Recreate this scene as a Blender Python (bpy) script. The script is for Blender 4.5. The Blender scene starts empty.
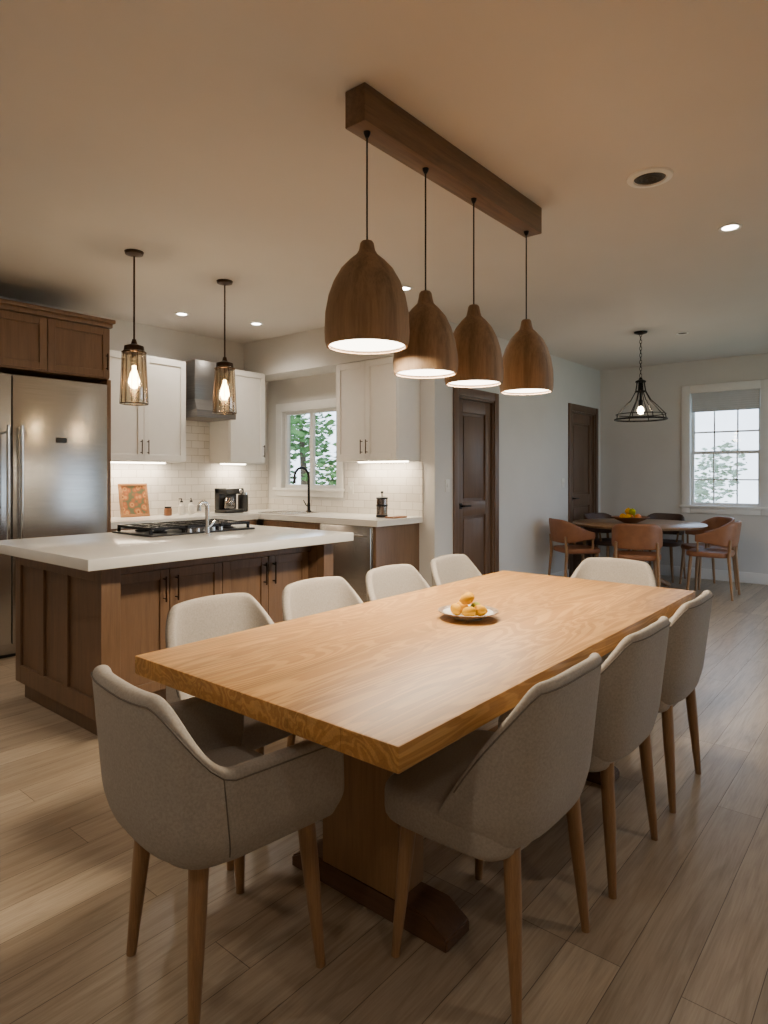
import bpy, bmesh, math, random
from mathutils import Vector, Matrix
random.seed(7)
pi=math.pi
COL=bpy.context.scene.collection

# ------------------------------------------------------------------ materials
def lin(c):
    c=c/255.0
    return c/12.92 if c<=0.04045 else ((c+0.055)/1.055)**2.4
def rgb(r,g,b): return (lin(r),lin(g),lin(b),1)
def newmat(name):
    m=bpy.data.materials.new(name); m.use_nodes=True
    nt=m.node_tree; b=nt.nodes["Principled BSDF"]
    return m,nt,b
def N(nt,t,**k):
    n=nt.nodes.new(t)
    for a,v in k.items(): setattr(n,a,v)
    return n
def coords(nt,scale=(1,1,1),rot=(0,0,0)):
    tc=N(nt,'ShaderNodeTexCoord'); mp=N(nt,'ShaderNodeMapping')
    mp.inputs['Scale'].default_value=scale; mp.inputs['Rotation'].default_value=rot
    nt.links.new(tc.outputs['Object'],mp.inputs['Vector']); return mp.outputs['Vector']
def noise(nt,vec,scale,detail=4,rough=.55,dist=0):
    n=N(nt,'ShaderNodeTexNoise'); n.inputs['Scale'].default_value=scale
    n.inputs['Detail'].default_value=detail; n.inputs['Roughness'].default_value=rough
    n.inputs['Distortion'].default_value=dist
    nt.links.new(vec,n.inputs['Vector']); return n.outputs['Fac']
def ramp(nt,fac,stops):
    r=N(nt,'ShaderNodeValToRGB'); e=r.color_ramp.elements
    e[0].position=stops[0][0]; e[0].color=stops[0][1]
    e[1].position=stops[-1][0]; e[1].color=stops[-1][1]
    for p,c in stops[1:-1]:
        x=e.new(p); x.color=c
    nt.links.new(fac,r.inputs['Fac']); return r.outputs['Color']
def mixc(nt,a,b,fac,mode='MIX'):
    m=N(nt,'ShaderNodeMix',data_type='RGBA',blend_type=mode)
    for s,v in ((0,fac),(6,a),(7,b)):
        if hasattr(v,'links'): nt.links.new(v,m.inputs[s])
        else: m.inputs[s].default_value=v
    return m.outputs[2]
def bump(nt,b,h,strength=.2,dist=.002):
    bn=N(nt,'ShaderNodeBump'); bn.inputs['Strength'].default_value=strength; bn.inputs['Distance'].default_value=dist
    nt.links.new(h,bn.inputs['Height']); nt.links.new(bn.outputs['Normal'],b.inputs['Normal'])
def dk(c,f): return (c[0]*f,c[1]*f,c[2]*f,1)
def plain(name,c,rough=.5,metal=0,var=.06,nscale=12,bmp=0,bscale=200,spec=.5):
    m,nt,b=newmat(name); v=coords(nt)
    f=noise(nt,v,nscale,3)
    nt.links.new(ramp(nt,f,[(.3,dk(c,1-var)),(.7,dk(c,1+var))]),b.inputs['Base Color'])
    b.inputs['Roughness'].default_value=rough; b.inputs['Metallic'].default_value=metal
    b.inputs['Specular IOR Level'].default_value=spec
    if bmp: bump(nt,b,noise(nt,v,bscale,2),bmp,.001)
    return m
def wood(name,c,axis='X',rough=.45,contrast=.28,scale=3,stave=None,lat=14,bmp=.12,spec=.5):
    m,nt,b=newmat(name)
    s={'X':(1,lat,lat),'Y':(lat,1,lat),'Z':(lat,lat,1)}[axis]
    v=coords(nt,s)
    f=noise(nt,v,scale,6,.6,.6)
    v2=coords(nt,tuple(a*2.2 if a>1 else .8 for a in s))
    f2=noise(nt,v2,scale*4,3,.6)
    c1=ramp(nt,f,[(.25,dk(c,1-contrast)),(.5,c),(.75,dk(c,1+contrast*.6))])
    c2=ramp(nt,f2,[(.35,(.72,.70,.68,1)),(.6,(1,1,1,1))])
    col=mixc(nt,c1,c2,.6,'MULTIPLY')
    if stave:
        br=N(nt,'ShaderNodeTexBrick'); br.inputs['Scale'].default_value=1
        br.inputs['Brick Width'].default_value=stave[0]; br.inputs['Row Height'].default_value=stave[1]
        br.inputs['Mortar Size'].default_value=.0007; br.inputs['Color1'].default_value=(.84,.82,.80,1); br.inputs['Color2'].default_value=(1.08,1.06,1.03,1)
        br.inputs['Mortar'].default_value=(.6,.54,.48,1)
        nt.links.new(coords(nt),br.inputs['Vector'])
        col=mixc(nt,col,br.outputs['Color'],1,'MULTIPLY')
        f3=noise(nt,coords(nt,(.4,3.0,3.0)),2.0,3,.5,.8)
        wv=N(nt,'ShaderNodeMath',operation='SINE'); ml=N(nt,'ShaderNodeMath',operation='MULTIPLY'); ml.inputs[1].default_value=95
        nt.links.new(f3,ml.inputs[0]); nt.links.new(ml.outputs[0],wv.inputs[0])
        col=mixc(nt,col,ramp(nt,wv.outputs[0],[(.0,(.68,.58,.46,1)),(.5,(1,1,1,1))]),.7,'MULTIPLY')
        vo=N(nt,'ShaderNodeTexVoronoi'); vo.inputs['Scale'].default_value=1.0; nt.links.new(coords(nt,(1.6,4.2,1)),vo.inputs['Vector'])
        col=mixc(nt,col,ramp(nt,vo.outputs['Distance'],[(.03,(.45,.33,.22,1)),(.075,(1,1,1,1))]),.8,'MULTIPLY')
    nt.links.new(col,b.inputs['Base Color']); b.inputs['Roughness'].default_value=rough
    b.inputs['Specular IOR Level'].default_value=spec
    bump(nt,b,f2,bmp,.001)
    return m
def emis(name,c,s):
    m,nt,b=newmat(name); b.inputs['Base Color'].default_value=c
    f=noise(nt,coords(nt),6,2)
    nt.links.new(ramp(nt,f,[(.2,dk(c,.96)),(.8,c)]),b.inputs['Emission Color'])
    b.inputs['Emission Strength'].default_value=s; return m
def clear(name,c,gl=.12,rough=.03):
    m=bpy.data.materials.new(name); m.use_nodes=True; nt=m.node_tree
    nt.nodes.remove(nt.nodes["Principled BSDF"]); o=nt.nodes["Material Output"]
    t=N(nt,'ShaderNodeBsdfTransparent'); g=N(nt,'ShaderNodeBsdfGlossy'); g.inputs['Roughness'].default_value=rough
    x=N(nt,'ShaderNodeMixShader'); x.inputs[0].default_value=gl
    f=noise(nt,coords(nt),5,2)
    nt.links.new(ramp(nt,f,[(.2,dk(c,.93)),(.8,c)]),t.inputs['Color'])
    nt.links.new(t.outputs[0],x.inputs[1]); nt.links.new(g.outputs[0],x.inputs[2]); nt.links.new(x.outputs[0],o.inputs['Surface'])
    return m

M={}
M['wall']=plain('wall_paint',rgb(208,206,202),.7,var=.02,nscale=3,bmp=.05)
M['ceil']=plain('ceiling_paint',rgb(210,205,200),.8,var=.02,nscale=1.5,bmp=.05)
M['trimw']=plain('white_trim',rgb(230,229,226),.45,var=.015)
M['whitecab']=plain('white_lacquer',rgb(228,225,219),.4,var=.015)
M['quartz']=plain('white_quartz',rgb(230,228,222),.18,var=.03,nscale=7)
M['table']=wood('table_oak',rgb(188,142,80),'X',.45,.28,2.2,stave=(5,.17),spec=.35)
M['tbase']=wood('table_base_oak',rgb(150,114,76),'Z',.5,.25,2.5)
M['tfoot']=wood('table_foot_oak',rgb(98,68,46),'Y',.5,.25,2.5)
M['leg']=wood('chair_leg_wood',rgb(152,117,82),'Z',.4,.2,3)
M['beam']=wood('beam_walnut',rgb(120,92,66),'X',.5,.4,3)
M['shade']=wood('shade_wood',rgb(156,128,98),'Z',.6,.5,1.6,lat=9,bmp=.5)
M['cab']=wood('cabinet_walnut',rgb(116,89,66),'Z',.42,.26,2.2)
M['door']=wood('door_walnut',rgb(104,80,62),'Z',.45,.22,2.2)
M['rtable']=wood('round_table_wood',rgb(144,112,82),'X',.35,.25,2.5)
M['fabric']=plain('taupe_fabric',rgb(158,150,140),.92,var=.12,nscale=160,bmp=.4,bscale=420)
M['piping']=plain('fabric_piping',rgb(112,104,96),.92,var=.1,nscale=160)
M['leather']=plain('cognac_leather',rgb(144,96,66),.45,var=.12,nscale=14,bmp=.1)
M['dleather']=plain('dark_leather',rgb(78,58,50),.5,var=.12,nscale=14)
M['black']=plain('black_metal',rgb(24,22,21),.4,.6,var=.1)
M['blackpl']=plain('black_plastic',rgb(22,22,23),.35,var=.1)
M['bronze']=plain('bronze_metal',rgb(70,52,38),.35,.9,var=.1)
M['chrome']=plain('chrome',rgb(215,215,215),.12,1,var=.03)
M['glass']=clear('window_glass',(.97,.98,.99,1),.04)
M['amber']=clear('ribbed_glass',(.97,.91,.80,1),.22,.1)
M['carafe']=clear('carafe_glass',(.5,.42,.36,1),.2,.05)
M['ceramic']=plain('white_ceramic',rgb(212,208,200),.25,var=.03)
M['ceramicrim']=plain('patterned_rim',rgb(130,110,90),.35,var=.5,nscale=60)
M['lemon']=plain('lemon_skin',rgb(214,156,0),.65,var=.1,nscale=30,bmp=.3,bscale=150,spec=.15)
M['lime']=plain('green_fruit',rgb(150,150,0),.6,var=.15,nscale=20,spec=.15)
M['orange']=plain('orange_fruit',rgb(214,120,30),.45,var=.1,nscale=20)
M['bowlwood']=plain('bowl_wood',rgb(120,76,44),.5,var=.2,nscale=8)
M['bulb']=emis('bulb_glow',(1,.76,.46,1),60)
M['diff']=emis('diffuser_glow',(1,.90,.74,1),10)
M['can']=emis('downlight_glow',(1,.92,.8,1),25)
M['strip']=emis('strip_glow',(1,.86,.66,1),18)
M['leaf']=plain('leaf_green',rgb(96,136,70),.6,var=.45,nscale=1.5)
M['leafp']=plain('pale_leaf',rgb(178,184,160),.7,var=.3,nscale=2)
M['bark']=plain('bark',rgb(96,80,66),.9,var=.3,nscale=20)
M['lawn']=plain('lawn',rgb(150,166,130),.95,var=.3,nscale=3)
M['blind']=plain('blind_fabric',rgb(204,208,212),.8,var=.03)
M['outlet']=plain('outlet_plastic',rgb(225,222,215),.4,var=.02)
M['ventg']=plain('vent_grey',rgb(84,80,76),.6,var=.05)
M['framew']=wood('frame_wood',rgb(170,120,74),'X')

def steel(nm,a,b_,mt=.9,ro=.36):
    m,nt,b=newmat(nm)
    f=noise(nt,coords(nt,(1,1,160)),3,4)
    nt.links.new(ramp(nt,f,[(.3,a),(.7,b_)]),b.inputs['Base Color'])
    b.inputs['Metallic'].default_value=mt; b.inputs['Roughness'].default_value=ro
    bump(nt,b,f,.04,.0005); return m
M['steel']=steel('brushed_steel',rgb(170,169,168),rgb(196,195,193),.95,.27)
M['hoodsteel']=steel('hood_steel',rgb(104,102,100),rgb(130,128,126))
def floor_mat():
    m,nt,b=newmat('oak_plank_floor')
    v=coords(nt)
    br=N(nt,'ShaderNodeTexBrick'); br.offset=.37; br.offset_frequency=3
    br.inputs['Scale'].default_value=1; br.inputs['Brick Width'].default_value=1.7; br.inputs['Row Height'].default_value=.15
    br.inputs['Mortar Size'].default_value=.0013; br.inputs['Mortar Smooth'].default_value=.3; br.inputs['Bias'].default_value=0
    br.inputs['Color1'].default_value=rgb(162,145,124); br.inputs['Color2'].default_value=rgb(186,169,146); br.inputs['Mortar'].default_value=rgb(104,88,72)
    nt.links.new(v,br.inputs['Vector'])
    f=noise(nt,coords(nt,(1,11,1)),2.4,7,.62,.9)
    f2=noise(nt,coords(nt,(2,60,1)),3,3,.6)
    c=mixc(nt,br.outputs['Color'],ramp(nt,f,[(.28,(.66,.63,.60,1)),(.55,(1,1,1,1)),(.8,(1.06,1.05,1.03,1))]),.9,'MULTIPLY')
    c=mixc(nt,c,ramp(nt,f2,[(.3,(.8,.78,.76,1)),(.6,(1,1,1,1))]),.85,'MULTIPLY')
    nt.links.new(c,b.inputs['Base Color']); b.inputs['Roughness'].default_value=.34
    inv=N(nt,'ShaderNodeMath',operation='SUBTRACT'); inv.inputs[0].default_value=1; nt.links.new(br.outputs['Fac'],inv.inputs[1])
    bump(nt,b,inv.outputs[0],.4,.002); return m
M['floor']=floor_mat()
def tile_mat(name,rotx):
    m,nt,b=newmat(name)
    br=N(nt,'ShaderNodeTexBrick'); br.inputs['Scale'].default_value=1; br.inputs['Brick Width'].default_value=.15; br.inputs['Row Height'].default_value=.075
    br.inputs['Mortar Size'].default_value=.002; br.inputs['Color1'].default_value=rgb(214,208,199); br.inputs['Color2'].default_value=rgb(226,221,213); br.inputs['Mortar'].default_value=rgb(166,158,148)
    tc=N(nt,'ShaderNodeTexCoord'); sp=N(nt,'ShaderNodeSeparateXYZ'); cb=N(nt,'ShaderNodeCombineXYZ')
    nt.links.new(tc.outputs['Object'],sp.inputs[0]); nt.links.new(sp.outputs['Y' if rotx else 'X'],cb.inputs['X']); nt.links.new(sp.outputs['Z'],cb.inputs['Y'])
    nt.links.new(cb.outputs[0],br.inputs['Vector']); nt.links.new(br.outputs['Color'],b.inputs['Base Color']); b.inputs['Roughness'].default_value=.2
    inv=N(nt,'ShaderNodeMath',operation='SUBTRACT'); inv.inputs[0].default_value=1; nt.links.new(br.outputs['Fac'],inv.inputs[1])
    bump(nt,b,inv.outputs[0],.3,.002); return m
M['tileX']=tile_mat('subway_tile',False); M['tileY']=tile_mat('subway_tile_side',True)
def art_mat():
    m,nt,b=newmat('botanical_art')
    v=coords(nt,(9,9,9)); vo=N(nt,'ShaderNodeTexVoronoi'); vo.inputs['Scale'].default_value=2.2; nt.links.new(v,vo.inputs['Vector'])
    c=ramp(nt,vo.outputs['Distance'],[(.1,rgb(110,60,34)),(.3,rgb(204,150,84)),(.5,rgb(170,92,48)),(.7,rgb(96,100,70))])
    nt.links.new(c,b.inputs['Base Color']); return m
M['art']=art_mat()

# ------------------------------------------------------------------ mesh builder
class MB:
    def __init__(s): s.bm=bmesh.new()
    def box(s,x0,x1,y0,y1,z0,z1,bev=0,seg=2):
        g=bmesh.ops.create_cube(s.bm,size=1,matrix=Matrix.Translation(((x0+x1)/2,(y0+y1)/2,(z0+z1)/2))@Matrix.Diagonal((abs(x1-x0),abs(y1-y0),abs(z1-z0),1)))
        if bev:
            es=set()
            for v in g['verts']: es.update(v.link_edges)
            bmesh.ops.bevel(s.bm,geom=list(es),offset=bev,segments=seg,affect='EDGES',profile=.5)
        return s
    def cyl(s,p0,p1,r0,r1=None,seg=16,caps=True):
        r1=r0 if r1 is None else r1
        return s.tube([p0,p1],[r0,r1],seg,caps)
    def tube(s,pts,r,seg=10,caps=True,closed=False):
        pts=[Vector(p) for p in pts]; n=len(pts)
        rs=r if isinstance(r,(list,tuple)) else [r]*n
        rings=[]; up=None
        for i,p in enumerate(pts):
            if closed: t=(pts[(i+1)%n]-pts[i-1])
            else: t=(pts[min(i+1,n-1)]-pts[max(i-1,0)])
            t.normalize()
            if up is None:
                a=Vector((0,0,1)) if abs(t.z)<.9 else Vector((1,0,0))
                up=(a-t*a.dot(t)).normalized()
            else:
                up=(up-t*up.dot(t)).normalized()
            w=t.cross(up)
            rings.append([s.bm.verts.new(p+(up*math.cos(2*pi*k/seg)+w*math.sin(2*pi*k/seg))*rs[i]) for k in range(seg)])
        m=n if closed else n-1
        for i in range(m):
            A=rings[i];B=rings[(i+1)%n]
            for k in range(seg): s.bm.faces.new((A[k],A[(k+1)%seg],B[(k+1)%seg],B[k]))
        if caps and not closed:
            s.bm.faces.new(rings[0][::-1]); s.bm.faces.new(rings[-1])
        return s
    def lathe(s,prof,c=(0,0,0),seg=40,close=False):
        c=Vector(c); rings=[]
        for r,z in prof:
            if r<1e-5: rings.append([s.bm.verts.new(c+Vector((0,0,z)))])
            else: rings.append([s.bm.verts.new(c+Vector((r*math.cos(2*pi*k/seg),r*math.sin(2*pi*k/seg),z))) for k in range(seg)])
        pairs=list(zip(rings,rings[1:]))
        if close: pairs.append((rings[-1],rings[0]))
        for A,B in pairs:
            for k in range(seg):
                k2=(k+1)%seg
                if len(A)==1 and len(B)==1: continue
                if len(A)==1: s.bm.faces.new((A[0],B[k2],B[k]))
                elif len(B)==1: s.bm.faces.new((A[k],A[k2],B[0]))
                else: s.bm.faces.new((A[k],A[k2],B[k2],B[k]))
        return s
    def ring(s,c,R,r,seg=40,ts=8,axis='Z'):
        c=Vector(c); pts=[]
        for k in range(seg):
            a=2*pi*k/seg; u,v=R*math.cos(a),R*math.sin(a)
            pts.append(c+(Vector((u,v,0)) if axis=='Z' else Vector((u,0,v)) if axis=='Y' else Vector((0,u,v))))
        return s.tube(pts,r,ts,closed=True)
    def ball(s,c,r,sc=(1,1,1),rot=None,seg=16):
        mt=Matrix.Translation(c)@(rot.to_4x4() if rot else Matrix())@Matrix.Diagonal((*sc,1))
        bmesh.ops.create_uvsphere(s.bm,u_segments=seg,v_segments=max(8,seg//2),radius=r,matrix=mt); return s
    def prism(s,outline,z0,z1,bev=0):
        vs=[s.bm.verts.new((x,y,z0)) for x,y in outline]; f=s.bm.faces.new(vs)
        ext=bmesh.ops.extrude_face_region(s.bm,geom=[f]); nv=[g for g in ext['geom'] if isinstance(g,bmesh.types.BMVert)]
        bmesh.ops.translate(s.bm,verts=nv,vec=(0,0,z1-z0))
        if bev:
            nvs=set(nv); es=[e for e in s.bm.edges if (e.verts[0] in nvs)==(e.verts[1] in nvs) and (set(e.verts)<=nvs or set(e.verts)<=set(vs))]
            bmesh.ops.bevel(s.bm,geom=es,offset=bev,segments=4,affect='EDGES',profile=.5)
        return s
    def obj(s,name,mat,parent=None,smooth=35,label=None,recalc=True,kind=None):
        if recalc: bmesh.ops.recalc_face_normals(s.bm,faces=s.bm.faces)
        me=bpy.data.meshes.new(name); s.bm.to_mesh(me); s.bm.free()
        if smooth:
            me.polygons.foreach_set('use_smooth',[True]*len(me.polygons))
            me.set_sharp_from_angle(angle=math.radians(smooth))
        me.materials.append(M[mat] if isinstance(mat,str) else mat)
        o=bpy.data.objects.new(name,me); COL.objects.link(o)
        if parent: o.parent=parent
        if label: o['label']=label
        if kind: o['kind']=kind
        return o
def thing(name,label,cat,loc=(0,0,0),rz=0,group=None,kind=None):
    e=bpy.data.objects.new(name,None); e.empty_display_size=.1; COL.objects.link(e)
    e.location=loc; e.rotation_euler=(0,0,rz)
    if label: e['label']=label
    if cat: e['category']=cat
    if group: e['group']=group
    if kind: e['kind']=kind
    return e
def single(o,label,cat,loc=None,rz=0,group=None,kind=None):
    if loc is not None: o.location=loc
    o.rotation_euler=(0,0,rz)
    o['label']=label; o['category']=cat
    if group: o['group']=group
    if kind: o['kind']=kind
    return o
def clone(root,loc,rz=None,label=None):
    def cp(o,par):
        c=o.copy(); COL.objects.link(c)
        if par: c.parent=par
        for ch in o.children: cp(ch,c)
        return c
    c=cp(root,None); c.location=loc
    if rz is not None: c.rotation_euler=(0,0,rz)
    if label: c['label']=label
    return c
def bake(o):
    dg=bpy.context.evaluated_depsgraph_get(); dg.update()
    me=bpy.data.meshes.new_from_object(o.evaluated_get(dg)); o.modifiers.clear(); o.data=me
def light(kind,name,loc,energy,color,parent=None,size=.1,rot=(0,0,0),spot=None,sizey=None,shape=None):
    l=bpy.data.lights.new(name,kind); l.energy=energy; l.color=color
    if kind=='AREA':
        l.size=size
        if shape: l.shape=shape
        if sizey: l.shape='RECTANGLE'; l.size_y=sizey
    else: l.shadow_soft_size=size
    if spot: l.spot_size=math.radians(spot); l.spot_blend=.7
    o=bpy.data.objects.new(name,l); COL.objects.link(o); o.location=loc; o.rotation_euler=rot
    if parent: o.parent=parent
    return o
WARM=(1,.83,.61)

# ------------------------------------------------------------------ room shell
H=2.74
def struct(o): o['kind']='structure'; return o
struct(MB().box(-2.1,8.84,-2.1,5.79,-.1,0).obj('floor','floor',smooth=0))
struct(MB().box(-2.1,8.84,-2.1,5.79,H,H+.1).obj('ceiling','ceil',smooth=0))
def wall(name,along,a0,a1,b0,b1,ops=()):
    mb=MB(); xs=sorted({a0,a1,*[o[0] for o in ops],*[o[1] for o in ops]})
    for p,q in zip(xs,xs[1:]):
        o=[t for t in ops if t[0]<=p+1e-6 and t[1]>=q-1e-6]
        segs=[(0,H)] if not o else [(0,o[0][2]),(o[0][3],H)]
        for z0,z1 in segs:
            if z1-z0<1e-4: continue
            if along=='X': mb.box(p,q,b0,b1,z0,z1)
            else: mb.box(b0,b1,p,q,z0,z1)
    return struct(mb.obj(name,'wall',smooth=0))
YH=3.36; XW=4.76; XF=8.72; YK=5.67
KW=(4.58,5.43,1.16,2.0)
FW=(1.42,2.2,.92,2.33)
D1=(5.14,5.81,0,2.06); D2=(7.74,8.52,0,2.12)
wall('wall_north','X',-2.1,XW+.12,YK,YK+.12)
wall('wall_kitchen','Y',YH+.12,YK,XW,XW+.12,[KW])
wall('wall_hallway','X',XW,XF,YH,YH+.12,[D1,D2])
wall('wall_east','Y',-2.1,YH+.12,XF,XF+.12,[FW])
PD=(5.0,8.0,.05,2.3)
wall('wall_south','X',-2.1,XF,-2.1,-1.98,[PD])
wall('wall_west','Y',-1.98,YK,-2.1,-1.98)
struct(MB().box(4.42,XW,3.50,YK,2.36,H).obj('trim_1','wall',smooth=0))
struct(MB().box(4.89,D1[0]-.09,YH-.015,YH,0,.12,.003).box(D1[1]+.09,D2[0]-.09,YH-.015,YH,0,.12,.003).obj('baseboard_hallway','trimw'))
struct(MB().box(XF-.015,XF,-1.98,YH-.02,0,.13,.003).obj('baseboard_east','trimw'))
struct(MB().box(-1.98,5.0,-1.98,-1.965,0,.12,.003).box(8,XF-.02,-1.98,-1.965,0,.12,.003).obj('baseboard_south','trimw'))
struct(MB().box(-1.98,-1.965,-1.9,5.6,0,.12,.003).obj('baseboard_west','trimw'))

# windows ----------------------------------------------------------
def window(name,plane,y0,y1,z0,z1,cas=.09,blind=0,cols=2,double=True,sill=True):
    w=thing(name,None,None,kind='structure')
    x=plane; c=cas
    mb=MB()
    mb.box(x-.02,x,y0-c,y0,z0-c,z1+c,.004).box(x-.02,x,y1,y1+c,z0-c,z1+c,.004).box(x-.022,x,y0,y1,z1,z1+c,.004).box(x-.022,x,y0,y1,z0-c,z0,.004)
    if sill: mb.box(x-.05,x+.02,y0-c-.02,y1+c+.02,z0-.03,z0,.004)
    mb.obj('casing','trimw',w)
    s=MB(); t=.035
    xs=x+.04
    def sash(za,zb,xx):
        s.box(xx,xx+.03,y0,y0+t,za,zb).box(xx,xx+.03,y1-t,y1,za,zb).box(xx,xx+.03,y0+t,y1-t,za,za+t).box(xx,xx+.03,y0+t,y1-t,zb-t,zb)
        for i in range(1,cols):
            yy=y0+(y1-y0)*i/cols; s.box(xx+.008,xx+.022,yy-.008,yy+.008,za+t,zb-t)
    if double:
        zm=(z0+z1)/2-.06
        sash(z0,zm+.03,xs-.005); sash(zm,z1,xs+.03)
        s.box(xs+.038,xs+.052,y0+t,y1-t,(zm+z1)/2-.12,(zm+z1)/2-.10)
        s.box(xs+.003,xs+.017,y0+t,y1-t,(z0+zm)/2-.008,(z0+zm)/2+.008)
    else: 
        sash(z0,z1,xs)
        ym=(y0+y1)/2; s.box(xs-.003,xs+.033,ym-.025,ym+.025,z0+t,z1-t)
    s.obj('sash','trimw',w,smooth=0)
    MB().box(xs+.074,xs+.078,y0,y1,z0,z1).obj('pane','glass',w,smooth=0)
    if blind:
        mb=MB(); n=9
        for i in range(n):
            za=z1-blind*(i+1)/n; mb.box(x+.005,x+.02,y0+.01,y1-.01,za+.0005,za+blind/n-.0005,.002,1)
        mb.obj('blind','blind',w,smooth=0)
    return w
window('window_1',XW,*KW,cas=.09,cols=1,double=False)
window('window_2',XF,*FW,cas=.1,blind=.24,cols=3)
w=thing('window_3',None,None,kind='structure')
mb=MB(); mb.box(5,8,-2.06,-2.0,.05,.12).box(5,8,-2.06,-2.0,2.23,2.3)
for x in (5,5.97,6.97,7.93): mb.box(x,x+.07,-2.06,-2.0,.12,2.23)
mb.obj('frame','trimw',w,smooth=0)
MB().box(5.05,7.95,-2.04,-2.035,.1,2.25).obj('pane','glass',w,smooth=0)

# interior doors -----------------------------------------------------
def idoor(name,x0,x1,z1,hside):
    d=thing(name,None,None,kind='structure')
    y=YH; c=.085
    MB().box(x0-c,x0,y-.02,y,0,z1+c,.004).box(x1,x1+c,y-.02,y,0,z1+c,.004).box(x0,x1,y-.02,y,z1,z1+c,.004)\
      .box(x0,x0+.02,y,y+.11,0,z1).box(x1-.02,x1,y,y+.11,0,z1).box(x0+.02,x1-.02,y,y+.11,z1-.02,z1).obj('door_frame','door',d)
    a,b=x0+.023,x1-.023; y0=y+.02; mb=MB(); st=.1
    mb.box(a,a+st,y0,y0+.04,.01,z1-.023,.003).box(b-st,b,y0,y0+.04,.01,z1-.023,.003)
    rails=[(.01,.2),(.9,1.04),(z1-.15,z1-.023)]
    for r0,r1 in rails: mb.box(a+st,b-st,y0,y0+.04,r0,r1,.003)
    for p0,p1 in ((.2,.9),(1.04,z1-.15)):
        mb.box(a+st,b-st,y0+.018,y0+.028,p0,p1)
        mb.box(a+st+.03,b-st-.03,y0+.008,y0+.02,p0+.03,p1-.03,.008)
    leaf=mb.obj('door_leaf','door',d)
    hx=a+.05 if hside<0 else b-.05; s=1 if hside<0 else -1
    MB().cyl((hx,y0,1.0),(hx,y0-.012,1.0),.028).cyl((hx,y0-.01,1.0),(hx,y0-.045,1.0),.009).tube([(hx,y0-.045,1.0),(hx+s*.03,y0-.05,1.0),(hx+s*.11,y0-.048,1.0)],.009).obj('door_handle','black',leaf)
idoor('door_1',D1[0],D1[1],D1[3],-1)
idoor('door_2',D2[0],D2[1],D2[3],-1)

# ------------------------------------------------------------------ cabinets
def shaker(mb,x0,x1,z0,z1,y,t=.02,st=.055):
    mb.box(x0,x0+st,y-t,y,z0,z1,.002,1).box(x1-st,x1,y-t,y,z0,z1,.002,1)
    mb.box(x0+st,x1-st,y-t,y,z0,z0+st,.002,1).box(x0+st,x1-st,y-t,y,z1-st,z1,.002,1)
    mb.box(x0+st,x1-st,y-.009,y,z0+st,z1-st)
def pull(mb,x,z,y,vert=True,L=.13):
    if vert:
        mb.tube([(x,y-.028,z-L/2),(x,y-.028,z+L/2)],.005,8)
        for s in (-1,1): mb.cyl((x,y,z+s*L*.38),(x,y-.028,z+s*L*.38),.004,seg=8)
    else:
        mb.tube([(x-L/2,y-.028,z),(x+L/2,y-.028,z)],.005,8)
        for s in (-1,1): mb.cyl((x+s*L*.38,y,z),(x+s*L*.38,y-.028,z),.004,seg=8)
def cabinet(name,label,loc,rz,w,dep,z0,z1,mat,ndoors,toe=0,htop=False,drawers=0,hmat='bronze',cat='cabinet',group=None,crown=False,strip=False):
    c=thing(name,label,cat,loc,rz,group)
    mb=MB(); mb.box(0,w,0,dep,z0+toe,z1,.002,1)
    if toe: mb.box(.0,w,.06,dep,z0,z0+toe)
    if crown: mb.box(-.03,w+.03,-.05,dep,z1,z1+.03,.006).box(-.015,w+.015,-.03,dep,z1-.035,z1,.006)
    mb.obj('body',mat,c)
    if strip:
        MB().box(.08,w-.08,dep-.11,dep-.07,z0-.012,z0).obj('strip_light','strip',c,smooth=0,label='slim warm strip light')
        light('AREA','strip_lamp',(w/2,dep-.13,z0-.016),strip*w,(1,.82,.58),c,size=w-.16,sizey=.05)
    zb=z0+toe+.01; zt=z1-.01-(.035 if crown else 0); g=.004
    dz=zt
    if drawers: dz=zt-.17
    dw=(w-2*g)/ndoors
    for i in range(ndoors):
        x0=g+i*dw+g/2; x1=g+(i+1)*dw-g/2
        mb=MB(); shaker(mb,x0,x1,zb,dz,0); d=mb.obj('door',mat,c)
        right=(i%2==0) if ndoors>1 else True
        hx=(x1-.03) if right else (x0+.03)
        hz=(dz-.12) if htop else (zb+.12)
        m2=MB(); pull(m2,hx,hz,-.02); m2.obj('handle',hmat,d)
        if drawers:
            mb=MB(); mb.box(x0,x1,-.02,0,dz+g,zt,.003); dr=mb.obj('drawer',mat,c)
            m2=MB(); pull(m2,(x0+x1)/2,(dz+zt)/2,-.02,False); m2.obj('handle',hmat,dr)
    return c

# island
isl=thing('kitchen_island','walnut shaker kitchen island with panelled sides and double doors','kitchen island',(1.5,3.02,0))
IW,ID=1.60,1.03
mb=MB(); mb.box(.10,IW-.09,.16,ID,.11,.86,.002,1).box(.16,IW-.12,.24,ID-.06,0,.11); mb.obj('body','cab',isl)
mb=MB()
mb.box(0.0,.10,.0,.07,.10,.86,.002,1).box(0,.03,ID-.07,ID,.10,.86,.002,1).box(0,.03,.07,ID-.07,.78,.86,.002,1).box(0,.03,.07,ID-.07,.10,.20,.002,1)
for yy in (.36,.65): mb.box(0,.03,yy,yy+.06,.20,.78,.002,1)
mb.box(.015,.0995,.07,ID-.001,.101,.859)
mb.box(.04,.0995,.03,ID-.03,0,.101)
mb.obj('end_panel','cab',isl)
mb=MB(); mb.box(IW-.09,IW,.0,.07,.10,.86,.002,1).box(IW-.0895,IW-.001,.0701,ID,.10,.86,.002,1).box(IW-.0895,IW-.03,.03,ID-.03,0,.10); mb.obj('end_panel','cab',isl)
MB().box(.10,IW-.09,.12,.16,.79,.86,.002,1).obj('rail','cab',isl)
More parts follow.
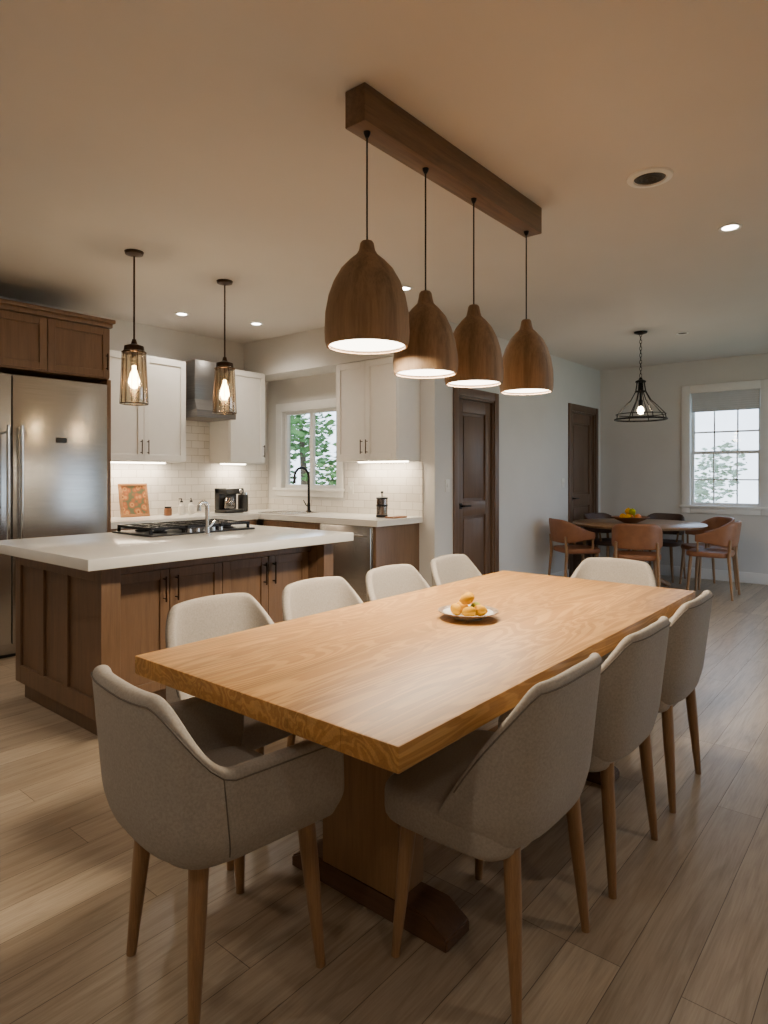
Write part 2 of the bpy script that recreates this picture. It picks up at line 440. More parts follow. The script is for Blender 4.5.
n=4; dw=(IW-.19-.012)/n
for i in range(n):
    x0=.106+i*dw+.002; x1=x0+dw-.004
    mb=MB(); shaker(mb,x0,x1,.13,.785,.16); d=mb.obj('door','cab',isl)
    hx=x1-.035 if i%2==0 else x0+.035
    m2=MB(); pull(m2,hx,.68,.14,L=.14); m2.obj('handle','bronze',d)
single(MB().box(0,1.78,0,1.26,0,.055,.006).obj('island_countertop','quartz'),'thick white quartz worktop on the walnut island','countertop',(1.37,2.88,.862))
# cooktop
ck=thing('gas_cooktop','black gas cooktop with cast iron grates set in island worktop','cooktop',(2.50,3.84,.9175))
MB().box(-.40,.40,-.24,.24,0,.012,.003).obj('body','blackpl',ck)
mb=MB()
for gx in (-.26,0,.26):
    for x in (-.115,0,.115): mb.box(gx+x-.007,gx+x+.007,-.2,.2,.038,.055)
    for y in (-.2,-.1,0,.1,.2): mb.box(gx-.12,gx+.12,y-.007,y+.007,.038,.055)
    for x in (-.115,.115):
        for y in (-.195,.195): mb.box(gx+x-.008,gx+x+.008,y-.008,y+.008,.012,.040)
mb.obj('grate','black',ck,smooth=0)
for gx,gy in ((-.26,.1),(-.26,-.1),(0,0),(.26,.1),(.26,-.1)):
    MB().lathe([(0,.012),(.05,.012),(.05,.02),(.035,.022),(.035,.03),(0,.032)],(gx,gy,0),20).obj('burner','black',ck)
for k in range(5):
    MB().lathe([(0,.012),(.018,.012),(.016,.035),(0,.036)],(-.12+.06*k,-.222,0),16).obj('knob','chrome',ck)
fc=thing('chrome_faucet','small chrome faucet standing on the island worktop','faucet',(2.42,3.48,.9175))
MB().lathe([(0,0),(.027,0),(.027,.01),(.017,.015),(.015,.05),(0,.05)],seg=20).obj('base','chrome',fc)
pts=[(0,0,.05),(0,0,.18)]+[(-.03+.03*math.cos(a),-.0,.18+.03*math.sin(a)) for a in [pi*i/10 for i in range(1,11)]]+[(-.06,0,.155)]
MB().tube(pts,.013,12).obj('spout','chrome',fc)
MB().tube([(0,0,.04),(.03,.0,.06),(.06,0,.09)],[.007,.006,.005],10).obj('lever','chrome',fc)

# back-wall cabinets
YB=5.05
g='walnut base cabinets below the white worktop'
cabinet('base_cabinet','walnut base cabinet beside the refrigerator under white worktop',(2.56,YB,0),0,.75,.615,0,.86,'cab',2,.1,True,1,group=g)
cabinet('base_cabinet','walnut base cabinet below the range hood under white worktop',(3.315,YB,0),0,.765,.615,0,.86,'cab',2,.1,True,1,group=g)
XB=4.14
def wc(name,label,ystart,w,xf,dep,**k):
    return cabinet(name,label,(xf,ystart,0),-pi/2,w,dep,**k)
wc('base_cabinet','walnut sink base cabinet below the kitchen window',4.985,.79,XB,.615,z0=0,z1=.86,mat='cab',ndoors=2,toe=.1,htop=True,group=g)
single(MB().box(XB,XW-.005,3.53,3.565,0,.86,.002).obj('cabinet_end_panel','cab'),'walnut end panel closing the cabinets beside dishwasher','cabinet panel')
dwm=thing('dishwasher','stainless steel dishwasher with bar handle under white worktop','dishwasher',(XB,4.19,0),-pi/2)
MB().box(0,.62,0,.6,.1,.86,.003).box(.02,.6,.05,.6,0,.1).obj('body','steel',dwm)
dd=MB().box(.005,.615,-.022,0,.11,.855,.005).obj('door','steel',dwm)
m2=MB(); m2.tube([(.05,-.06,.78),(.57,-.06,.78)],.009,10)
for x in (.08,.54): m2.cyl((x,-.022,.78),(x,-.06,.78),.006,seg=8)
m2.obj('handle','chrome',dd)
o=MB().prism([(2.545,5.02),(4.11,5.02),(4.11,3.49),(XW-.003,3.49),(XW-.003,YK-.003),(2.545,YK-.003)],.862,.915).obj('kitchen_worktop','quartz')
single(o,'white quartz L-shaped worktop over walnut base cabinets','countertop')
sk=MB(); sk.box(4.2,4.56,4.65,4.66,.9155,.922).box(4.2,4.56,5.15,5.16,.9155,.922).box(4.2,4.21,4.66,5.15,.9155,.922).box(4.55,4.56,4.66,5.15,.9155,.922).box(4.21,4.55,4.66,5.15,.9155,.917)
single(sk.obj('kitchen_sink','steel',smooth=0),'stainless steel sink set in white worktop below window','sink')
fb=thing('black_faucet','tall black gooseneck faucet behind the sink below window','faucet',(4.64,4.88,.915),pi)
MB().lathe([(0,0),(.028,0),(.028,.012),(.017,.018),(.016,.09),(0,.09)],seg=20).obj('base','black',fb)
pts=[(0,0,.09),(0,0,.36)]+[(.1-.1*math.cos(a),0,.36+.1*math.sin(a)) for a in [pi*i/12 for i in range(1,13)]]+[(.2,0,.30)]
MB().tube(pts,[.013]*(len(pts)-2)+[.013,.018],12).obj('spout','black',fb)
MB().tube([(0,-.015,.06),(0,-.04,.07),(0,-.08,.12)],[.008,.007,.005],10).obj('lever','black',fb)
single(MB().box(2.545,XW-.012,YK-.012,YK-.001,.9155,1.417).box(3.48,3.96,YK-.012,YK-.001,1.417,2.2).obj('tile_backsplash','tileX',smooth=0),'white subway tile backsplash behind the worktop','backsplash',kind='structure')
single(MB().box(XW-.012,XW-.001,3.49,4.46,.9155,1.425).box(XW-.012,XW-.001,4.46,YK-.013,.9155,1.035).obj('tile_backsplash','tileY',smooth=0),'white subway tile backsplash beside kitchen window','backsplash',kind='structure')
gu='white shaker wall cabinets'
cabinet('wall_cabinet','white shaker double door wall cabinet beside refrigerator',(2.60,5.34,0),0,.87,.325,1.42,2.38,'whitecab',2,0,False,group=gu,strip=9)
cabinet('wall_cabinet','white shaker wall cabinet between hood and corner',(3.97,5.34,0),0,.46,.325,1.42,2.38,'whitecab',1,0,False,group=gu,strip=9)
wc('wall_cabinet','white shaker double door wall cabinet beside kitchen window',4.27,.75,4.43,.325,z0=1.43,z1=2.357,mat='whitecab',ndoors=2,group=gu,strip=9)
# hood
hd=thing('range_hood','stainless steel chimney range hood between white cabinets','range hood',(3.725,YK-.013,0))
MB().box(-.165,.165,-.34,0,2.02,H-.33,.003).obj('chimney','hoodsteel',hd)
mb=MB(); z0=1.85; vs=[(-.225,-.46,z0),(.225,-.46,z0),(.225,0,z0),(-.225,0,z0),(-.225,-.46,z0+.07),(.225,-.46,z0+.07),(.225,0,z0+.07),(-.225,0,z0+.07),(-.17,-.345,z0+.18),(.17,-.345,z0+.18),(.17,0,z0+.18),(-.17,0,z0+.18)]
V=[mb.bm.verts.new(v) for v in vs]
for a in range(4):
    b=(a+1)%4; mb.bm.faces.new([V[i] for i in (a,b,b+4,a+4)]); mb.bm.faces.new([V[i] for i in (a+4,b+4,b+8,a+8)])
mb.bm.faces.new(V[0:4]); mb.bm.faces.new(V[8:12]); mb.obj('canopy','hoodsteel',hd,smooth=20)
# fridge
fr=thing('refrigerator','large stainless steel side-by-side refrigerator in walnut surround','refrigerator',(1.1,4.95,0))
MB().box(0,1.4,.03,.70,.02,2.02,.003).obj('body','steel',fr)
for x0,x1,hx in ((.004,.697,.655),(.703,1.396,.745)):
    d=MB().box(x0,x1,-.03,.028,.10,2.015,.008).obj('door','steel',fr)
    m2=MB(); m2.tube([(hx,-.085,.75),(hx,-.085,1.65)],.012,12)
    for z in (.8,1.6): m2.cyl((hx,-.03,z),(hx,-.085,z),.008,seg=10)
    m2.obj('handle','chrome',d)
MB().box(1.0,1.08,-.034,-.03,1.54,1.58,.002).obj('badge','blackpl',fr)
MB().box(.02,1.38,0.03,.3,.0,.02).obj('kick_plate','blackpl',fr)
cabinet('overhead_cabinet','walnut cabinet with crown moulding above the refrigerator',(1.09,4.94,0),0,1.43,.725,2.06,2.5,'cab',3,crown=True)
single(MB().box(2.505,2.54,4.95,5.66,0,2.058,.002).obj('refrigerator_side_panel','cab'),'tall walnut side panel beside the refrigerator','cabinet panel')

# counter objects
pf=thing('framed_picture','tan framed colourful picture leaning on tile backsplash','picture frame',(3.06,5.50,.917))
pf.rotation_euler=(-math.radians(10),0,0)
MB().box(-.14,.14,0,.02,0,.025,.003).box(-.14,.14,0,.02,.285,.31,.003).box(-.14,-.115,0,.02,.025,.285,.003).box(.115,.14,0,.02,.025,.285,.003).obj('frame','framew',pf)
MB().box(-.115,.115,.006,.014,.025,.285).obj('picture','art',pf,smooth=0)
cm=thing('coffee_maker','black and chrome coffee maker on white worktop','coffee maker',(4.02,5.40,.9155))
MB().box(-.11,.11,-.1,.1,0,.035,.008).box(-.11,.11,.02,.1,.035,.25,.008).box(-.11,.11,-.1,.1,.19,.25,.012).obj('body','blackpl',cm)
MB().lathe([(0,0),(.05,0),(.06,.03),(.05,.1),(.042,.12),(.038,.12),(.046,.1),(.055,.03),(0,.004)],(-.03,-.04,.04),20).obj('carafe','carafe',cm)
MB().lathe([(0,0),(.022,0),(.02,.015),(0,.015)],(0,0,0),16).obj('dial','chrome',cm).matrix_local=Matrix.Translation((.06,-.1,.22))@Matrix.Rotation(pi/2,4,'X')
kt=thing('canister','small dark canister beside the coffee maker','canister',(4.24,5.46,.9155))
MB().lathe([(0,0),(.05,0),(.055,.01),(.055,.17),(.05,.18),(0,.18)]).obj('body','blackpl',kt)
MB().lathe([(0,.18),(.045,.18),(.04,.2),(.01,.205),(.012,.225),(0,.23)]).obj('lid','chrome',kt)
bt=thing('soap_bottle','small white pump bottle on white worktop','bottle',(3.5,5.45,.9155),0,'small bottles on the worktop')
MB().lathe([(0,0),(.028,0),(.03,.006),(.03,.09),(.012,.108),(.012,.12),(0,.12)],seg=24).obj('body','ceramic',bt)
MB().lathe([(0,.12),(.014,.12),(.014,.135),(.005,.137),(.005,.16),(0,.16)],seg=16).tube([(0,0,.157),(-.035,-.01,.155)],.005,8).obj('pump','black',bt)
b2=clone(bt,(3.62,5.47,.9155),.6)
jar=thing('spice_jar','short amber jar with dark lid on worktop','jar',(3.36,5.46,.9155))
MB().lathe([(0,0),(.034,0),(.036,.005),(.036,.06),(.03,.07),(0,.07)],seg=24).obj('body','bowlwood',jar)
MB().lathe([(0,.07),(.032,.07),(.032,.085),(0,.086)],seg=24).obj('lid','black',jar)
fp=thing('french_press','black and glass coffee press on white worktop','coffee press',(4.47,3.74,.9155),.5)
MB().lathe([(0,0),(.055,0),(.055,.02),(.05,.025),(0,.025)],seg=28).lathe([(.051,.10),(.054,.10),(.054,.115),(.051,.115)],seg=28,close=True).tube([(.052,0,.15),(.09,0,.15),(.095,0,.1),(.09,0,.05),(.052,0,.04)],.007,8).obj('frame','black',fp)
MB().lathe([(.048,.026),(.048,.165),(.05,.165),(.05,.026)],seg=28).obj('beaker','carafe',fp)
MB().lathe([(0,.166),(.055,.166),(.055,.18),(.03,.19),(.006,.192),(.006,.215),(.013,.222),(.013,.235),(0,.24)],seg=28).obj('lid','black',fp)
sd=thing('cutting_board','small flat wooden board on white worktop','cutting board',(4.5,3.59,.9155))
MB().box(-.11,.09,-.05,.05,0,.014,.004).obj('board','bowlwood',sd)
def plate(label,cat,loc,rz):
    o=thing('wall_plate',label,cat,loc,rz)
    MB().box(-.036,.036,-.006,0,-.058,.058,.002).obj('cover','outlet',o)
    MB().box(-.008,.008,-.012,-.006,-.016,.016,.002).obj('rocker','outlet',o)
plate('white light switch plate on hallway wall','light switch',(4.96,YH-.0005,1.2),0)
plate('white outlet plate on tile backsplash','outlet',(3.2,YK-.0125,1.17),0)
plate('white outlet plate on tile backsplash','outlet',(XW-.0125,4.38,1.17),-pi/2)
plate('white light switch plate between hallway doors','light switch',(7.5,YH-.0005,1.2),0)

# ------------------------------------------------------------------ dining table
tb=thing('dining_table','long solid oak dining table with thick top on trestle base','dining table',(2.10,1.288,0))
MB().box(-1.105,1.12,-.498,.510,.704,.76,.004,2).obj('table_top','table',tb)
for sx in (-.60,.60):
    MB().box(sx-.065,sx+.065,-.145,.16,.075,.655,.006).obj('trestle','tbase',tb)
    MB().box(sx-.06,sx+.06,-.4,.4,.655,.704,.006).obj('top_rail','tbase',tb)
    mb=MB(); pr=[(-.31,0),(.31,0),(.31,.035),(.24,.075),(-.24,.075),(-.31,.035)]
    a=[mb.bm.verts.new((sx-.06,y,z)) for y,z in pr]; b=[mb.bm.verts.new((sx+.06,y,z)) for y,z in pr]
    mb.bm.faces.new(a); mb.bm.faces.new(b)
    for i in range(6): mb.bm.faces.new((a[i],a[(i+1)%6],b[(i+1)%6],b[i]))
    bmesh.ops.bevel(mb.bm,geom=list(mb.bm.edges),offset=.005,segments=2,affect='EDGES')
    mb.obj('foot','tfoot',tb)
MB().box(-.535,.535,-.03,.03,.18,.28,.005).obj('stretcher','tbase',tb)

pl=thing('serving_dish','round white dish with patterned rim holding lemons','dish',(2.06,1.30,.7602))
MB().lathe([(0,0),(.055,0),(.06,.006),(.092,.02),(.095,.024),(.088,.022),(.055,.010),(0,.008)],seg=48).obj('dish','ceramic',pl)
MB().lathe([(.092,.0198),(.113,.027),(.114,.030),(.111,.0308),(.0955,.0245)],seg=48,close=True).obj('rim','ceramicrim',pl,smooth=60)
lem=[(-.038,-.028,.032,'lemon'),(.010,-.046,.032,'lemon'),(.050,-.004,.032,'lime'),(.024,.042,.032,'lemon'),(-.030,.034,.032,'lemon'),(-.018,-.006,.074,'lemon'),(.024,.012,.072,'lemon')]
LM={}
for i,(x,y,z,m) in enumerate(lem):
    if m not in LM:
        mb=MB(); mb.lathe([(0,-.030),(.004,-.028),(.008,-.025),(.0175,-.016),(.0215,0),(.0175,.016),(.008,.025),(.004,.028),(0,.030)],seg=20)
        o=mb.obj('lemon' if m=='lemon' else 'lime',m,smooth=80); LM[m]=o
    else:
        o=LM[m].copy(); COL.objects.link(o)
    o.location=(2.06+x,1.30+y,.7602+z+.001); o.rotation_euler=(random.uniform(1.3,1.8),0,random.uniform(0,6))
    o['label']='bright yellow lemon resting in the white dish' if m=='lemon' else 'yellow green citrus fruit resting in the white dish'
    o['category']='lemon' if m=='lemon' else 'lime'; o['group']='citrus fruit in the white dish'

# ------------------------------------------------------------------ upholstered chairs
def upath(W,D,R,yf,n,p=.75):
    pts=[]
    for i in range(41):
        a=pi/2*i/40; pts.append((W*math.sin(a)**p,-D+R-R*math.cos(a)**p))
    L=yf-(-D+R)
    if L>0:
        for i in range(1,21): pts.append((W,-D+R+L*i/20))
    cum=[0]
    for a,b in zip(pts,pts[1:]): cum.append(cum[-1]+math.dist(a,b))
    out=[]
    for k in range(n+1):
        s=cum[-1]*k/n; i=0
        while i<len(cum)-2 and cum[i+1]<s: i+=1
        t=(s-cum[i])/max(cum[i+1]-cum[i],1e-9); out.append((pts[i][0]+(pts[i+1][0]-pts[i][0])*t,pts[i][1]+(pts[i+1][1]-pts[i][1])*t))
    return out
def sstep(a,b,x):
    t=min(1,max(0,(x-a)/(b-a))); return t*t*(3-2*t)
def shell(name,mat,parent,W,D,R,yf,top,zb,rec,taper,n=16,rows=9,thick=.034,tuck=.1,p=.75,piping=None,dart=None):
    half=upath(W,D,R,yf,n,p); mb=MB(); grid=[]; pip=[]
    def pt(k,z,out=1.0):
        x,y=half[abs(k)]; sx=-1 if k<0 else 1; u=abs(k)/n; back=1-sstep(.35,.95,u)
        h=max(0,(z-.45))/.36
        tk=(1-tuck*(1-sstep(0,.22,(z-.40)/.36)))*out
        return (sx*x*tk*(1-taper*h),y*tk-rec*h*back,z)
    for k in range(-n,n+1):
        u=abs(k)/n; zt=top(u); zbb=zb(u) if callable(zb) else zb
        grid.append([mb.bm.verts.new(pt(k,zbb+(zt-zbb)*j/rows)) for j in range(rows+1)])
        if piping and u<piping: pip.append(pt(k,zt-.020,1.002))
    for A,B in zip(grid,grid[1:]):
        for j in range(rows): mb.bm.faces.new((A[j],B[j],B[j+1],A[j+1]))
    o=mb.obj(name,mat,parent,smooth=180)
    s=o.modifiers.new('s','SOLIDIFY'); s.thickness=thick; s.offset=-1
    b=o.modifiers.new('ss','SUBSURF'); b.levels=2; b.render_levels=2
    bake(o); o.data.polygons.foreach_set('use_smooth',[True]*len(o.data.polygons))
    if pip: MB().tube(pip,.0020,8).obj('piping','piping',o,smooth=80)
    if dart:
        k=int(round(dart*n)); 
        for s_ in (-1,1):
            MB().tube([pt(s_*k,.43+(top(dart)-.45)*j/12,1.001) for j in range(13)],.0016,6).obj('seam','piping',o,smooth=80)
    return o
def seat(parent,mat,W,y0,y1,z0,z1,bev=.025,p=.5):
    out=[]; n=40; cy=(y0+y1)/2; hy=(y1-y0)/2
    for k in range(n):
        a=2*pi*k/n; c,s_=math.cos(a),math.sin(a)
        out.append((W*math.copysign(abs(c)**p,c),cy+hy*math.copysign(abs(s_)**p,s_)))
    return MB().prism(out,z0,z1,bev).obj('seat',mat,parent,smooth=60)
def legs(parent,mat,pos,ztop,r0=.022,r1=.012,splay=.03):
    for x,y in pos:
        sx=math.copysign(1,x); sy=math.copysign(1,y)
        p1=(x,y,0); p0=(x-sx*splay,y-sy*splay,ztop)
        MB().tube([p1,((p1[0]*.4+p0[0]*.6),(p1[1]*.4+p0[1]*.6),ztop*.6),p0],[r1,(r0+r1)/2+.003,r0],14).obj('leg',mat,parent)
def topside(u):
    if u<.46: return .818-.010*(u/.46)**2
    t=(u-.46)/.54
    return .808-.375*(t**1.15)
c0=thing('dining_chair','taupe upholstered dining chair with wooden legs drawn to oak table','dining chair',(1.568,.915,0),0,'taupe upholstered chairs around the oak table')
shell('backrest','fabric',c0,.270,.228,.17,.015,topside,.40,.045,.07,n=20,rows=10,tuck=.08,p=.66,piping=.9)
seat(c0,'fabric',.264,-.185,.222,.375,.475,.028,.4)
legs(c0,'leg',[(-.215,.17),(.215,.17),(-.205,-.19),(.205,-.19)],.40)
clone(c0,(2.17,.908,0),0.0)
clone(c0,(2.81,.915,0),0.02)
li='taupe upholstered dining chair with wooden legs beside kitchen island'
clone(c0,(1.515,1.91,0),pi,li)
clone(c0,(2.075,1.91,0),pi,li)
clone(c0,(2.63,1.91,0),pi,li)
clone(c0,(3.205,1.92,0),pi+.03,li)
clone(c0,(3.46,1.33,0),pi/2,'taupe upholstered dining chair with wooden legs at table end')
# armchair
def toparm(u): return .628+.180*(1-sstep(.26,.54,u))-.008*sstep(.9,1,u)
ac=thing('dining_armchair','taupe upholstered tub armchair with wooden legs at table end','dining armchair',(1.03,1.442,0),math.radians(-97),'taupe upholstered chairs around the oak table')
shell('backrest','fabric',ac,.276,.25,.2,.23,toparm,.405,.035,.05,n=26,thick=.048,tuck=.10,p=.68,piping=1.0,dart=.5)
seat(ac,'fabric',.22,-.20,.205,.385,.475)
legs(ac,'leg',[(-.205,.195),(.205,.195),(-.18,-.155),(.18,-.155)],.41,.025,.013)

# ------------------------------------------------------------------ beam + wooden pendants
single(MB().box(0,1.44,0,.1,0,.14,.004).obj('ceiling_beam','beam'),'dark walnut beam fixed to ceiling carrying four pendants','ceiling beam',(1.755,1.55,H-.1405))
PE=19
def pendant(loc,zb,Dm,Hh):
    p=thing('pendant_lamp','carved wooden bell pendant hanging on black cord below beam','pendant lamp',(loc[0],loc[1],zb),0,'wooden bell pendants below the beam')
    R=Dm/2; q=R/.155
    prof=[(.0,Hh),(.020,Hh),(.026,Hh-.008),(.031,Hh-.035),(.040*q,Hh-.052),(.066*q,Hh-.075),(.096*q,Hh-.108),(.122*q,Hh-.155),(.141*q,Hh-.21),(.152*q,Hh-.27),(R,.055),(R*.99,.02),(R*.955,0),
          (R*.905,0),(R*.93,.03),(R*.93,.08),(.130*q,Hh-.215),(.110*q,Hh-.165),(.07*q,Hh-.12),(0,Hh-.10)]
    MB().lathe(prof,seg=56).obj('shade','shade',p,smooth=60)
    MB().lathe([(0,.012),(R*.91,.012),(R*.91,.018),(0,.018)],seg=48).obj('diffuser','diff',p)
    top=H-.1405-zb
    MB().cyl((0,0,Hh),(0,0,top-.014),.0035,seg=8).obj('cord','black',p)
    MB().lathe([(0,top-.022),(.006,top-.022),(.012,top-.01),(.014,top-.0003),(0,top-.0003)],seg=20).obj('canopy','black',p)
    light('AREA','pendant_bulb',(0,0,.006),PE,WARM,p,size=R*1.7,shape='DISK')
pendant((1.824,1.60),1.785,.322,.40)
pendant((2.20,1.60),1.728,.276,.35)
pendant((2.585,1.60),1.728,.276,.37)
pendant((3.112,1.60),1.743,.284,.385)

def gpend(x,y):
    p=thing('glass_pendant','smoked ribbed glass cylinder pendant with dark metal cap','pendant lamp',(x,y,1.755),0,'glass pendants above the island')
    top=H-1.755
    MB().lathe([(0,top-.03),(.01,top-.03),(.055,top-.018),(.06,top-.0003),(0,top-.0003)],seg=28).obj('canopy','bronze',p)
    MB().cyl((0,0,.40),(0,0,top-.03),.006,seg=10).obj('rod','bronze',p)
    MB().lathe([(0,.42),(.012,.42),(.02,.39),(.06,.375),(.066,.33),(.062,.33),(.055,.365),(.015,.375),(.015,.30),(0,.30)],seg=28).obj('cap','bronze',p)
    MB().lathe([(.068,.345),(.072,.33),(.086,.01),(.083,0),(.080,.01),(.066,.33)],seg=32,close=True).obj('glass_shade','amber',p)
    mb=MB()
    for k in range(14):
        a=2*pi*k/14; mb.tube([(.072*math.cos(a),.072*math.sin(a),.34),(.087*math.cos(a),.087*math.sin(a),.002)],.0020,6)
    mb.ring((0,0,.004),.086,.0035,32,6).ring((0,0,.335),.073,.004,32,6)
    mb.obj('cage','bronze',p)
    MB().lathe([(0,.10),(.020,.108),(.030,.14),(.026,.19),(.013,.225),(.012,.25),(0,.25)],seg=20).obj('bulb','bulb',p,smooth=80)
    light('POINT','glass_pendant_bulb',(0,0,.16),24,(1,.80,.56),p,size=.04)
gpend(2.145,3.88); gpend(2.90,3.95)

def can(x,y,e=22,lit=True):
    d=thing('recessed_downlight','small round recessed downlight in white trim','ceiling light',(x,y,H-.0003),0,'recessed ceiling downlights')
    MB().lathe([(.04,0),(.062,0),(.06,-.008),(.044,-.006)],seg=32,close=True).obj('trim_ring','trimw',d)
    MB().lathe([(0,-.002),(.042,-.002),(.042,-.004),(0,-.004)],seg=24).obj('lens','can' if lit else 'ventg',d)
    if lit: light('SPOT','downlight_bulb',(0,0,-.02),e,(1,.88,.74),d,size=.04,spot=150)
for x,y,e in ((3.24,5.04,34),(3.90,4.82,34),(3.89,3.03,28),(4.14,.83,24),(2.2,-.3,22),(-.8,.6,30),(-.8,2.6,34),(.5,4.2,46),(.4,-1.0,20),(5.9,.1,18)): can(x,y,e)  # entries behind and beside the camera are unseen, added to brighten the ceiling
can(6.92,1.82,lit=False)
v=thing('ceiling_vent','round grey ceiling vent with concentric rings','ceiling vent',(3.2,.99,H-.0003))
MB().lathe([(.07,0),(.105,0),(.102,-.008),(.075,-.012)],seg=40,close=True).obj('rim','trimw',v)
MB().lathe([(0,-.001),(.072,-.001),(.072,-.004),(0,-.004)],seg=32).ring((0,0,-.008),.055,.004).ring((0,0,-.009),.035,.004).ring((0,0,-.01),.015,.004).obj('grille','ventg',v)

# ------------------------------------------------------------------ far dining set
RT=(7.55,2.47)
rt=thing('round_dining_table','round walnut dining table with pedestal base near window','dining table',(*RT,0))
MB().lathe([(0,.715),(.70,.715),(.72,.725),(.725,.74),(.715,.75),(0,.75)],seg=64).obj('table_top','rtable',rt,smooth=50)
MB().lathe([(0,.715),(.2,.715),(.18,.68),(.07,.62),(.06,.4),(.09,.2),(.1,.12),(0,.12)],seg=28).obj('pedestal','rtable',rt)
for k in range(4):
    a=pi/4+k*pi/2; c,s_=math.cos(a),math.sin(a)
    MB().tube([(c*.05,s_*.05,.16),(c*.2,s_*.2,.12),(c*.38,s_*.38,.028)],[.04,.034,.028],10).obj('foot','rtable',rt)
fbw=thing('fruit_bowl','dark wooden bowl holding fruit on round table','bowl',(RT[0]-.1,RT[1]+.05,.7503))
MB().lathe([(0,0),(.07,0),(.09,.01),(.16,.04),(.21,.07),(.202,.073),(.15,.048),(.08,.018),(0,.014)],seg=40).obj('bowl','bowlwood',fbw)
fr_=[(-.085,0,.066,'lemon'),(.0,-.085,.066,'orange'),(.085,.0,.066,'lime'),(0,.085,.066,'lemon'),(0,0,.058,'orange'),(-.035,-.035,.128,'lime'),(.04,.035,.128,'lemon')]
for x,y,z,m in fr_:
    o=MB().ball((0,0,0),.038,seg=18).tube([(0,0,.035),(.002,0,.044)],.003,6).obj('fruit',m,smooth=80)
    single(o,{'lemon':'yellow round fruit','orange':'orange fruit','lime':'green fruit'}[m]+' heaped in the dark wooden bowl','fruit',(fbw.location.x+x,fbw.location.y+y,.753+z),group='fruit in the wooden bowl')

def leather_chair(loc,rz,label,mat='leather'):
    c=thing('leather_chair',label,'dining chair',loc,rz,'leather chairs around the round table')
    shell('backrest',mat,c,.25,.235,.2,.12,lambda u:.81-.14*sstep(.3,1,u),lambda u:.54+.05*sstep(.3,1,u),.05,.02,n=12,rows=4,thick=.028,tuck=0)
    seat(c,mat,.235,-.21,.23,.43,.485,.02)
    legs(c,'leg',[(-.2,.2),(.2,.2)],.435,.018,.012,.03)
    for sx in (-1,1):
        MB().tube([(sx*.215,-.235,0),(sx*.20,-.2,.43),(sx*.195,-.215,.62)],[.012,.018,.013],12).obj('leg','leg',c)
    for sx in (-1,1):
        MB().tube([(sx*.21,.1,.45),(sx*.233,.09,.62)],[.012,.011],10).obj('arm_post','leg',c)
    return c
def face(x,y): return math.atan2(-(RT[0]-x),(RT[1]-y))
lc=leather_chair((6.82,2.24,0),face(6.82,2.24),'cognac leather dining chair tucked at round wooden table')
for (x,y),lab in (((7.58,1.70),'cognac leather dining chair pushed to round table'),((8.12,1.88),'cognac leather dining chair beside window'),((6.97,2.97),'cognac leather dining chair beside hallway wall')):
    clone(lc,(x,y,0),face(x,y),lab)
ld=leather_chair((8.36,2.45,0),face(8.36,2.45),'dark brown leather dining chair against far wall side','dleather')
clone(ld,(8.02,2.99,0),face(8.02,2.99)+.3,'dark brown leather dining chair beside hallway door')

# chandelier
ch=thing('chandelier','black open frame bell chandelier on chain above round table','chandelier',(6.60,2.13,1.86))
top=H-1.86
MB().lathe([(0,top-.03),(.015,top-.03),(.06,top-.015),(.065,top-.0003),(0,top-.0003)],seg=28).obj('canopy','black',ch)
mb=MB(); z=.44; k=0
while z<top-.03:
    pts=[]
    for i in range(12):
        a=2*pi*i/12; u,w_=.011*math.cos(a),.021*math.sin(a)
        pts.append((u,0,z+w_) if k%2 else (0,u,z+w_))
    mb.tube(pts,.0028,6,closed=True); z+=.034; k+=1
mb.obj('chain','black',ch)
mb=MB(); mb.ring((0,0,0),.245,.009,48,8).ring((0,0,.05),.235,.005,48,8).ring((0,0,.28),.05,.006,24,8).lathe([(0,.42),(.012,.42),(.02,.40),(.05,.385),(.05,.37),(0,.37)],seg=20)
for i in range(8):
    a=2*pi*i/8; c,s_=math.cos(a),math.sin(a)
    mb.tube([(c*r,s_*r,z) for r,z in ((.035,.38),(.05,.28),(.10,.19),(.18,.11),(.235,.05),(.245,0))],.005,8)
mb.obj('frame','black',ch)
MB().lathe([(0,.37),(.012,.37),(.012,.2),(.02,.19),(.02,.13),(0,.13)],seg=16).obj('socket','black',ch)
MB().lathe([(0,.05),(.025,.06),(.032,.09),(.018,.125),(0,.13)],seg=18).obj('bulb','bulb',ch,smooth=80)
light('POINT','chandelier_bulb',(0,0,.0),7,(1,.8,.6),ch,size=.05)

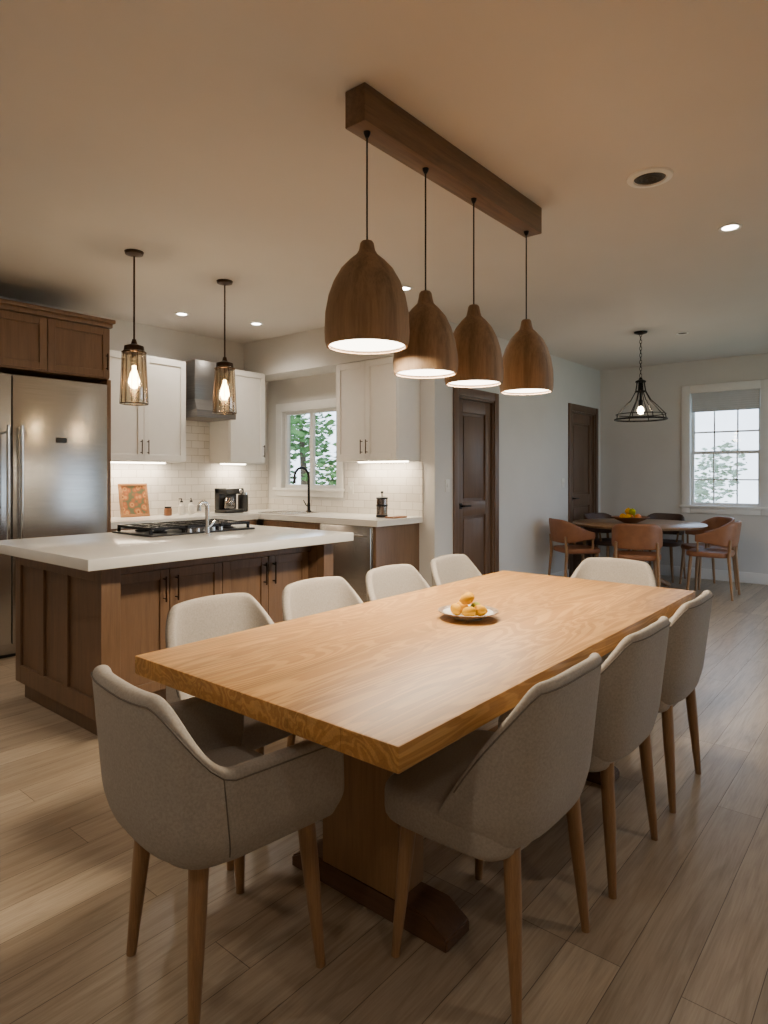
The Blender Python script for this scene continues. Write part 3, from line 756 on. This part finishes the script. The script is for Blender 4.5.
# ------------------------------------------------------------------ outdoors
o=MB().box(-12,30,-20,20,-.4,-.3).obj('ground','lawn',smooth=0); o['kind']='structure'; o['label']='lawn outside the house'
def tree(loc,h,R,mat,n,label,core=True):
    t=thing('garden_tree',label,'tree',loc)
    MB().tube([(0,0,-.3),(.05,0,h*.4),(0,.05,h*.75)],[.09,.07,.04],10).obj('trunk','bark',t)
    mb=MB()
    blobs=[]
    for b_ in range(9):
        a=random.uniform(0,2*pi); r=random.uniform(.2,.65)*R
        blobs.append((Vector((r*math.cos(a),r*math.sin(a),h*.62+random.uniform(-.7,.8)*R)),R*random.uniform(.3,.45)))
    for i in range(n):
        bc,br=random.choice(blobs)
        d=Vector((random.gauss(0,1),random.gauss(0,1),random.gauss(0,1))).normalized(); p=bc+d*br*random.uniform(.6,1.1)
        q=Matrix.Rotation(random.uniform(0,6),3,'Z')@Matrix.Rotation(random.uniform(0,3),3,'X'); L=random.uniform(.05,.11)
        v_=[mb.bm.verts.new(p+q@Vector(k)) for k in ((-L,0,0),(0,-L*.5,0),(L,0,0),(0,L*.5,0))]; mb.bm.faces.new(v_)
    f=mb.obj('foliage',mat,t,smooth=0,recalc=False); f['kind']='stuff'
tree((8.3,8.9,0),3.0,1.2,'leaf',1500,'leafy green tree seen through kitchen window')
tree((9.4,6.2,0),2.4,1.0,'leaf',1100,'leafy green tree seen through kitchen window')
tree((15.5,3.9,0),1.6,1.2,'leafp',700,'pale leafy tree seen through dining window')

w=bpy.data.worlds.new('World'); bpy.context.scene.world=w; w.use_nodes=True
nt=w.node_tree; bg=nt.nodes['Background']
tc=N(nt,'ShaderNodeTexCoord'); sp=N(nt,'ShaderNodeSeparateXYZ'); nt.links.new(tc.outputs['Generated'],sp.inputs[0])
r=N(nt,'ShaderNodeValToRGB'); r.color_ramp.elements[0].position=.0; r.color_ramp.elements[0].color=(.78,.88,1,1); r.color_ramp.elements[1].position=.6; r.color_ramp.elements[1].color=(.5,.7,1,1)
nt.links.new(sp.outputs['Z'],r.inputs['Fac']); nt.links.new(r.outputs['Color'],bg.inputs['Color']); bg.inputs['Strength'].default_value=5.5

# ------------------------------------------------------------------ camera
cam=bpy.data.cameras.new('camera'); co=bpy.data.objects.new('camera',cam); COL.objects.link(co)
cam.sensor_fit='VERTICAL'; cam.sensor_height=24; cam.sensor_width=24*.75
cam.lens=24*640/1024; cam.shift_y=-37/1024; cam.clip_start=.05
co.location=(0,0,1.3); co.rotation_euler=(pi/2,0,math.radians(39.74)-pi/2)
bpy.context.scene.camera=co
